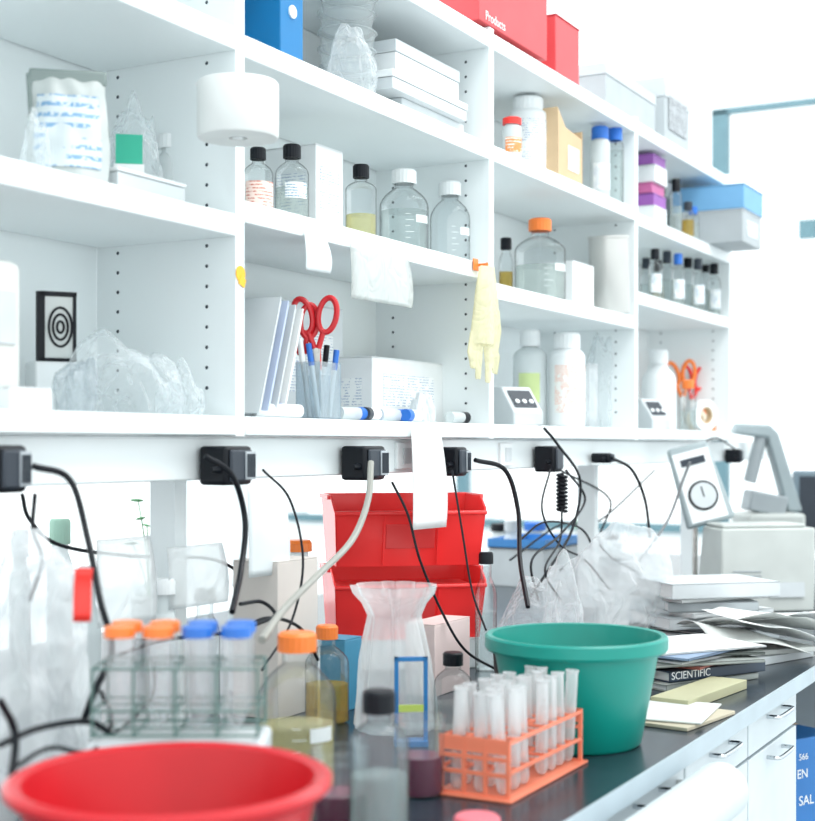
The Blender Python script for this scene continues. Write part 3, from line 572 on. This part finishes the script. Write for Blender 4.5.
# ---------- salmon tube rack ----------
e=thing('test_tube_rack','salmon-orange plastic test tube rack','rack',(1.607,.728,TOP),0)
RL,RW,RH=.245,.10,.078
for x in (0,RL):
    b=B()
    for z0,z1 in ((0,.007),(.03,.035),(.050,.055),(.071,.078)): b.box((x,RW/2,(z0+z1)/2),(.004,RW,z1-z0))
    for y in (.003,RW-.003,RW*.35,RW*.65): b.box((x,y,RH/2),(.0045,.005,RH))
    b.box((x,RW/2,.065),(.003,RW,.012)); b.obj('end_frame',SAL,e)
nx,ny=8,3; dx=RL/nx; dy=RW/ny
for z in (.074,.036):
    b=B()
    for j in range(ny+1): b.box((RL/2,min(max(j*dy,.002),RW-.002),z),(RL,.003,.0042))
    for i in range(1,nx): b.box((i*dx,RW/2,z),(.003,RW,.004))
    b.obj('grid_tier',SAL,e)
B().box((RL/2,RW/2,.0025),(RL+.02,RW+.01,.004)).obj('base_plate',SAL,e,bevel=.001)
TG=glass('tube_glass',(.975,.985,.99),.62,.30,(.97,.985,.99),.8,p0=.45)
proto=B().lathe([(0,0),(.0045,.001),(.0074,.005),(.0085,.011),(.0085,.125),(.0097,.1265),(.0097,.128),(.0080,.128),(.0078,.122)],22)
pt=proto.obj('test_tube',TG); n=0
for i in range(nx):
    for j in range(ny):
        if (i,j) in ((3,0),(6,2)): continue
        o=pt if n==0 else pt.copy()
        if n: SC.collection.objects.link(o)
        o.location=(1.607+(i+.5)*dx,.728+(j+.5)*dy,TOP+.0055+random.uniform(0,.001)); o.rotation_euler=(random.uniform(-.07,.07),random.uniform(-.08,.08),0)
        top(o,'clear glass test tube standing in an orange rack','test tube','test tubes in the orange rack'); n+=1
# ---------- centrifuge tube rack ----------
Y=.95; X=Y*g(181); rz=-1.07; BH=.135
e=thing('foam_block','white polystyrene block under a tube rack','block',(X,Y,TOP),rz); B().box((0,0,BH/2),(.19,.1,BH-.002)).obj('block_body',BOXW,e,bevel=.006); B().box((0,0,BH-.0005),(.16,.08,.002)).obj('top_face',WB,e)
e=thing('wire_tube_rack','wire rack holding capped centrifuge tubes','rack',(X,Y,TOP+BH+.0015),rz)
b=B(); 
for z in (.004,.03,.075):
    b.tube([(-.088,-.042,z),(.088,-.042,z),(.088,.042,z),(-.088,.042,z)],.0017,6,closed=True); b.tube([(-.088,0,z),(.088,0,z)],.0015,6)
    for k in range(1,4): b.tube([(-.088+k*.044,-.042,z),(-.088+k*.044,.042,z)],.0015,6)
for x in (-.088,-.044,0,.044,.088):
    for y in (-.042,.042): b.tube([(x,y,.002),(x,y,.076)],.0018,6)
b.obj('wire_frame',mat('grey_green_wire',(.12,.22,.2),.4),e)
M=Matrix.Translation((X,Y,TOP+BH+.0015))@Matrix.Rotation(rz,4,'Z'); prof=[(0,.0),(.003,.001),(.0135,.018),(.0150,.02),(.0150,.1)]
pb=None
for i in range(4):
    for j in range(2):
        loc=M@Vector((-.063+.042*i,-.021+.042*j,.006)); q=thing('centrifuge_tube','clear conical tube with %s screw cap'%('orange' if i<2 else 'blue'),'tube',loc,0,'capped tubes in the wire rack')
        if pb is None: pb=B().lathe(prof,24).obj('tube_body',glass('falcon',(.97,.98,.985),.5,.12,(.95,.97,.98)),q); pc={}
        else: k=pb.copy(); k.parent=q; SC.collection.objects.link(k)
        m=ORC if i<2 else BLC
        if m.name not in pc: pc[m.name]=B().lathe([(.0150,.1005),(.0163,.1005),(.0163,.1105),(.0155,.112),(0,.112)],40,ridge=.03).obj('cap',m,q)
        else: k=pc[m.name].copy(); k.parent=q; SC.collection.objects.link(k)
# ---------- pleated flask ----------
Y=1.08; e=thing('pleated_flask','clear plastic conical bag-like flask, flared crinkled top','flask',(Y*g(395),Y,TOP))
H=.228; pr=[(0,.001),(.06,.001),(.066,.006),(.062,.05),(.054,.11),(.044,.16),(.040,.18),(.048,.2),(.060,.215),(.064,H)]
pr2=[]; 
for a,c in zip(pr,pr[1:]):
    for k in range(5): pr2.append((a[0]+(c[0]-a[0])*k/5,a[1]+(c[1]-a[1])*k/5))
pr2.append(pr[-1])
B().lathe(pr2,128,mod=lambda r,z,a:r*(1+(.09+.35*max(0,z-.02))*(abs(math.sin(a*4.5+z*5+noise.noise(Vector((math.cos(a)*2,math.sin(a)*2,z*5)))*2))-.5)+.10*noise.noise(Vector((math.cos(a)*2,math.sin(a)*2,z*6))))).obj('flask_body',film('flask_plastic',(.94,.96,.965),.40,.12,.45,cs=6,bs=.2),e,soft=True)
# ---------- blue framed gel cassette ----------
Y=1.0; e=thing('gel_cassette','glass gel cassette in bright blue frame','cassette',(Y*g(411),Y,TOP),-1.0); FB=mat('frame_blue',(.02,.2,.5),.35)
B().box((0,0,.065),(.04,.003,.12)).obj('glass_plate',GL,e); B().box((-.022,0,.066),(.006,.008,.132)).box((.022,0,.066),(.006,.008,.132)).box((0,0,.129),(.05,.008,.006)).obj('frame',FB,e); B().box((0,0,.055),(.038,.007,.010)).obj('clamp_bar',mat('lime_bar',(.55,.7,.15),.4),e); B().box((0,.0,.004),(.05,.03,.008)).obj('foot',FB,e)
# ---------- red stacking bins ----------
Y=1.385; bx,by=Y*g(402),Y; rz=-.87
RBN=mat('bin_red_glow',(.80,.035,.035),.2,var=.18,scale=5,emis=.12)  # faint emission stands in for daylight passing through the red plastic
e=thing('flat_carton','flat white carton supporting red bins','box',(bx,by,TOP),rz); B().box((0,0,.029),(.29,.15,.058)).obj('box_body',WB,e,bevel=.002); B().box((0,0,.0595),(.292,.152,.002)).obj('lid',WB,e)
for k in range(2):
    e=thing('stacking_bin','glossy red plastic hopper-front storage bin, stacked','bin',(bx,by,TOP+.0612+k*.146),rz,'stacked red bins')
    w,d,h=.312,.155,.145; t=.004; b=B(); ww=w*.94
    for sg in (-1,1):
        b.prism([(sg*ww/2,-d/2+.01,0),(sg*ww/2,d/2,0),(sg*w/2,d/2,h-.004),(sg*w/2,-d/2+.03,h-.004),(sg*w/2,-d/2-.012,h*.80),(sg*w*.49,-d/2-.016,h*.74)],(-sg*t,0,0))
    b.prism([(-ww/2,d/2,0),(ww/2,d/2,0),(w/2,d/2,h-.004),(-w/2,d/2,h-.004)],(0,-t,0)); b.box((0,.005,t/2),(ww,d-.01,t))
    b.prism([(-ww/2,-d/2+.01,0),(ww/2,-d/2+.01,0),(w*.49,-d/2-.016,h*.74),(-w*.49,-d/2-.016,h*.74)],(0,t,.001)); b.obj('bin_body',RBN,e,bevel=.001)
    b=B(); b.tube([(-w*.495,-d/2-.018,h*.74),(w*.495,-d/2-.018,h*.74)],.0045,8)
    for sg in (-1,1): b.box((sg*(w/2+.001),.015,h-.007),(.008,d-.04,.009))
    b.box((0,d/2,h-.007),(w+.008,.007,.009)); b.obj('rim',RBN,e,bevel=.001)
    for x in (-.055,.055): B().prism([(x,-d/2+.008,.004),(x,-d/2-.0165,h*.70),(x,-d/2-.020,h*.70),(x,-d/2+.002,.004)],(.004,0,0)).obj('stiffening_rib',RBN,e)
    B().box((0,-d/2-.008,h*.42),(.10,.003,.05),(.22,0,0)).obj('label_holder',mat('red_dark_glow',(.7,.05,.05),.2,emis=.08),e,bevel=.001)  # holder also glows a little, imitating light through plastic
    B().box((0,.02,.055),(w*.88,d-.06,.10)).obj('contents_card',mat('red_divider_glow',(.7,.05,.05),.4,emis=.08),e)  # weak glow put into the inner card to look lit through
# white carton, background pieces
carton(278,318,1.28,.09,TOP,562,mat('tan_white_card',(.66,.61,.57),.6),'tall pale carton standing behind bottles')
e=carton(345,362,1.22,.05,TOP,640,mat('teal_card',(.05,.25,.4),.5),'small dark blue carton under the bins')
e=carton(435,470,1.15,.06,TOP,625,mat('pale_pink_card',(.75,.6,.58),.5),'small pale pink carton beside bins')
# clutter behind the tube rack
for u,Y,dp,tv,c,l,lq in ((165,1.36,30,578,WP,'frosted white squeeze bottle',None),(205,1.42,30,588,WP,'clear bottle with white cap behind the rack',LQC),(262,1.40,24,592,LGREY,'small clear bottle with grey cap',LQW),(88,1.46,26,566,WP,'milky bottle with white cap',None),(243,1.5,30,575,WP,'milky bottle at the back',None)):
    bottle(u,Y,TOP,dp,tv,c,l,lq,.45,body=MILK if lq is None else GL,capf=.55,chf=.1,name='plastic_bottle' if lq is None else 'glass_bottle')
# large translucent jug bag at left
bag(38,1.2,TOP,108,540,'tall translucent white plastic bag standing on bench',FILMW,11,dep=.12,flat=-.9,vert=.3,amp=.14)
o=top(B().sheet(lambda a,t:(a*.02,.004*math.sin(t*5),-t*.06),4,6).obj('red_tape',REDC,loc=pw(75,568,1.08),solid=.001,rot=(0,.05,-.7)),'strip of red tape hanging on a plastic bag','tape')
cl=[WP,mat('soft_green',(.35,.55,.45),.6),BLK,LGREY,BLC]
for k,u in enumerate((20,60,500,512,535,560,585,610)):
    Y=1.85+.12*(k%3); bottle(u,Y,TOP,random.uniform(18,30),random.uniform(518,548),cl[k%5],'capped bottle on the far half of the bench',None if k%2 else LQW,.5,body=MILK,capf=.6,name='plastic_bottle',group='bottles on the far bench half')
# small potted seedling far behind
Y=2.1; e=thing('potted_plant','small green seedling in a white pot','plant',(Y*g(150),Y,TOP)); B().lathe([(0,.001),(.035,.001),(.045,.09),(.048,.09),(.048,.1),(.04,.1),(.038,.085),(0,.085)],28).obj('pot',WP,e)
b=B()
for k in range(7):
    a=k*2.4; r=.03+.01*(k%3); h=.20+.02*k; b.tube([(0,0,.08),(r*.4*math.cos(a),r*.4*math.sin(a),h*.7),(r*math.cos(a),r*math.sin(a),h)],.0015,5); b.ball((r*1.1*math.cos(a),r*1.1*math.sin(a),h),(.035,.02,.006),(.3,0,a),10)
b.obj('foliage',mat('leaf_green',(.12,.35,.15),.6),e)
# blue tray band on the opposite bench
Y=1.72; e=thing('storage_tray','shallow blue plastic tray on a white box across the bench','tray',(Y*g(545),Y,TOP+.121)); H=.03
b=B(); b.box((.15,.1,.002),(.3,.2,.004)); b.box((.15,.002,H/2),(.3,.004,H)); b.box((.15,.198,H/2),(.3,.004,H)); b.box((.002,.1,H/2),(.004,.192,H)); b.box((.298,.1,H/2),(.004,.192,H)); b.obj('tray_body',mat('pale_blue_plastic',(.05,.25,.6),.4),e)
e=thing('carton','plain white carton under a blue tray','box',(Y*g(545),Y,TOP)); B().box((.15,.1,.059),(.29,.19,.118)).obj('box_body',BOXW,e,bevel=.002); B().box((.15,.1,.1195),(.292,.192,.002)).obj('lid',WB,e)
# bags by the bucket
bag(606,1.15,TOP,132,540,'big milky crumpled plastic bag behind the green tub',film('bag_milky',(.93,.95,.96),.32,edge=.4,cs=8,bs=.5),13,dep=.2,rz=-.9)
bag(543,1.10,TOP,88,574,'crumpled plastic film with paper inside',FILM,14,dep=.12,rz=-.9)
bag(660,1.08,TOP,76,594,'clear bag spilling over papers',FILM,15,dep=.12)
e=thing('black_tray','black rounded tray edge behind the tub','tray',(1.03*g(520),1.0,TOP)); B().lathe([(0,.001),(.07,.001),(.078,.10),(.085,.105),(.085,.11),(.075,.108),(.066,.006),(0,.006)],40).obj('tray_body',BLK,e)
# ---------- binders & papers ----------
def slab(c,d,rz,m,label,name='binder',cat='binder',pages=True,group=None,tx=None):
    e=thing(name,label,cat,c,rz,group); w,l,h=d
    if pages:
        b=B(); b.box((0,0,.001),(w,l,.002)); b.box((0,0,h-.001),(w,l,.002)); b.box((0,-l/2+.001,h/2),(w,.002,h)); b.obj('cover',m,e); B().box((0,.001,h/2),(w-.008,l-.008,h-.0045)).obj('pages',PAPER,e)
    else: B().box((0,0,h/2),(w,l,h)).obj('sheets',m,e,bevel=.001)
    if tx: text(tx[0],tx[1],PAPER,e,(-w/2+.004,-l/2-.0006,h*.25),(math.pi/2,0,0))
    return e
z=TOP+.0005
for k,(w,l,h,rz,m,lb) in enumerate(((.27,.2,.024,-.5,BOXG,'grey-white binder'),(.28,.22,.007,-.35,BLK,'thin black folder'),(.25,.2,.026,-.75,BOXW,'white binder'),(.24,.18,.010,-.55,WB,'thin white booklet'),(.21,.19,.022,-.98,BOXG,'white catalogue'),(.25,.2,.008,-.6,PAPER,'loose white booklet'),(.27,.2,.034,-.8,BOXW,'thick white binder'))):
    slab((3.20+.014*(k%2),.95+.012*(k%3),z),(w,l,h),rz,m,lb+' in a stack on the bench',group='stacked binders'); z+=h+.001
z=TOP+.0005
MAGS=[mat('mag_blue',(.25,.35,.5),.4),mat('mag_dark',(.03,.05,.08),.4),mat('mag_red',(.45,.15,.12),.4),mat('mag_grey',(.35,.38,.36),.4),mat('mag_cover',(.12,.14,.13),.4)]
for k in range(8):
    h=(.012,.020,.005,.006,.004,.005,.004,.003)[k]
    slab((2.62+.022*(k%3),.84-.010*(k%2),z),(.25,.2-.01*(k%3),h),(-.45,-.50,-.10,-.75,-.3,-.95,-.2,-.6)[k],[MAGS[3],MAGS[1],MAGS[2],MAGS[3],PAPER,MAGS[4],MAGS[0],PAPER][k],'glossy magazine lying in a messy pile',name='magazine',cat='magazine',group='pile of magazines',tx=('SCIENTIFIC',.020) if k==1 else None); z+=h+.0008
slab((2.44,.735,TOP+.0005),(.26,.07,.017),-.12,mat('pale_yellow_green',(.44,.43,.27),.6),'pale yellow-green foam pad','foam_pad','pad',pages=False)
slab((2.235,.715,TOP+.0005),(.18,.13,.006),-.15,mat('manila',(.5,.45,.34),.7),'manila envelopes lying at the bench edge','envelope','envelope',pages=False)
slab((2.25,.72,TOP+.0075),(.18,.12,.003),.1,mat('letter_paper',(.62,.65,.64),.7),'loose white letter on an envelope','letter','paper',pages=False)
PPS=mat('shaded_paper',(.58,.60,.58),.8); 
slab((2.93,.80,TOP+.0005),(.27,.19,.016),-.35,BOXW,'ream of loose white pages under a draping sheet','paper_ream','paper',pages=False)
slab((2.95,.80,TOP+.0175),(.25,.19,.010),-.65,PPS,'dog-eared stack of grey-white pages','paper_ream','paper',pages=False)
for k in range(4):
    o=B().sheet(lambda a,t:(a*.23-.1,t*.22-.11,.010+.022*math.sin(t*3+k)*(1-a)-.09*max(0,a-.5)**1.5+.007*k+.03*max(0,.3-a)),14,12).obj('paper_sheet',PAPER if k%2 else PPS,loc=(2.93+.03*k,.80-.012*k,TOP+.038+.009*k),rot=(0,0,-.95+.3*k),solid=.0008); top(o,'curled white sheet of paper draping off a pile','paper','draping papers')
# ---------- instruments at the far end ----------
CASE=mat('offwhite_case',(.52,.55,.53),.45)
e=thing('bench_centrifuge','boxy off-white bench instrument with sloped front','instrument',(3.84,1.0,TOP),-.9)
B().prism([(-.14,-.09,0),(-.14,.09,0),(-.125,.075,.225),(-.125,-.065,.225)],(.27,0,0)).obj('housing',CASE,e,bevel=.006); B().box((0,.005,.2305),(.24,.12,.01)).obj('lid',CASE,e,bevel=.004); B().box((.05,-.089,.06),(.1,.003,.04),(-.11,0,0)).obj('keypad',LGREY,e)
b=B()
for k in range(6): b.box((-.06,-.0865+.0013*k,.05+k*.012),(.08,.003,.003))
b.obj('vent_slots',GREY,e)
Y=1.16; e=thing('dial_instrument','pale tilted instrument head with round dial on a stand','instrument',(Y*g(698),Y,TOP),-1.0)
HG=mat('head_grey',(.34,.40,.42),.4)
B().cyl((0,.02,.008),.04,.016).obj('base',LGREY,e); B().cyl((0,.03,.16),.008,.3).obj('post',STEEL,e)
h=B().prism([(-.065,-.011,-.11),(.075,-.011,-.11),(.06,-.011,.12),(-.055,-.011,.12)],(0,.024,0)).obj('head',HG,e,loc=(0,0,.335),rot=(-.2,-.25,0),bevel=.008)
B().box((.003,-.0115,-.0),(.105,.002,.20)).obj('front_plate',WP,h,bevel=.0005)
B().cyl((.003,-.0135,-.03),.042,.004,rot=(math.pi/2,0,0)).obj('dial_ring',BLK,h); B().cyl((.003,-.0165,-.03),.036,.003,rot=(math.pi/2,0,0)).obj('dial_face',LGREY,h); B().box((.003,-.0185,-.02),(.003,.002,.03)).obj('needle',BLK,h); B().box((.003,-.0135,.07),(.07,.003,.02)).obj('display',DK,h)
Y=1.22; e=thing('arm_stand_instrument','pale grey bench device with angled arm over a boxy base','instrument',(Y*g(768),Y,TOP),-1.0); MG=mat('arm_grey',(.30,.36,.38),.4)
B().box((0,0,.11),(.2,.2,.215)).obj('base',mat('base_beige',(.48,.51,.49),.45),e,bevel=.012)
B().prism([(-.125,-.03,.49),(-.115,-.03,.525),(.0,-.03,.52),(.03,-.03,.49),(.115,-.03,.22),(.06,-.03,.22),(-.01,-.03,.475),(-.06,-.03,.48)],(0,.06,0)).obj('arm',MG,e,bevel=.008)
B().cyl((-.045,0,.40),.022,.16,rot=(0,.25,0)).obj('lamp_tube',mat('box_grey',(.3,.34,.36),.4),e); B().box((-.02,-.02,.25),(.13,.1,.07),(0,.2,0)).obj('display_box',MC['box_grey'],e,bevel=.006)
# beyond: monitor on far bench area
e=thing('computer_monitor','dark monitor on a stand at the bench end','monitor',(5.05,1.0,TOP),-1.2)
B().box((0,0,.22),(.36,.04,.28)).obj('bezel',mat('monitor_grey',(.16,.22,.26),.4),e,bevel=.008); B().box((0,-.021,.22),(.32,.003,.24)).obj('screen',DK,e); B().box((0,.02,.05),(.05,.03,.1)).cyl((0,0,.006),.09,.012).obj('stand',DK,e)
# ================= LIGHT =================
w=D.worlds.new('World'); SC.world=w; w.use_nodes=True; bg=w.node_tree.nodes['Background']; bg.inputs[0].default_value=(.92,.985,1,1); bg.inputs[1].default_value=1.8
def area(loc,rot,sx_,sy_,pw_,col=(1,1,1)):
    l=D.lights.new('overhead_fill','AREA'); l.shape='RECTANGLE'; l.size=sx_; l.size_y=sy_; l.energy=pw_; l.color=col; o=D.objects.new('overhead_fill',l); o.location=loc; o.rotation_euler=rot; SC.collection.objects.link(o)
area((2.2,-.4,4.6),(math.radians(20),0,0),3.5,1.2,90,(1,.99,.97)); area((4.5,-.3,4.6),(math.radians(15),0,0),3,1,40); area((3.5,3.2,4.6),(0,0,0),4,1,120); area((7,1.5,4.7),(0,0,0),2,4,60)  # unseen overhead area lights, added to brighten the shelves and room
# ================= CAMERA =================
cam=D.cameras.new('Camera'); co=D.objects.new('Camera',cam); SC.collection.objects.link(co); SC.camera=co
co.location=(0,0,CAMZ); co.rotation_euler=(math.pi/2,0,TH-math.pi/2); cam.sensor_width=36; cam.lens=F*36/821; cam.shift_y=(HY-410.5)/821
cam.dof.use_dof=True; cam.dof.focus_distance=2.6; cam.dof.aperture_fstop=4.0; cam.clip_start=.02
SC.view_settings.view_transform='Standard'; SC.view_settings.look='None'; SC.view_settings.exposure=0
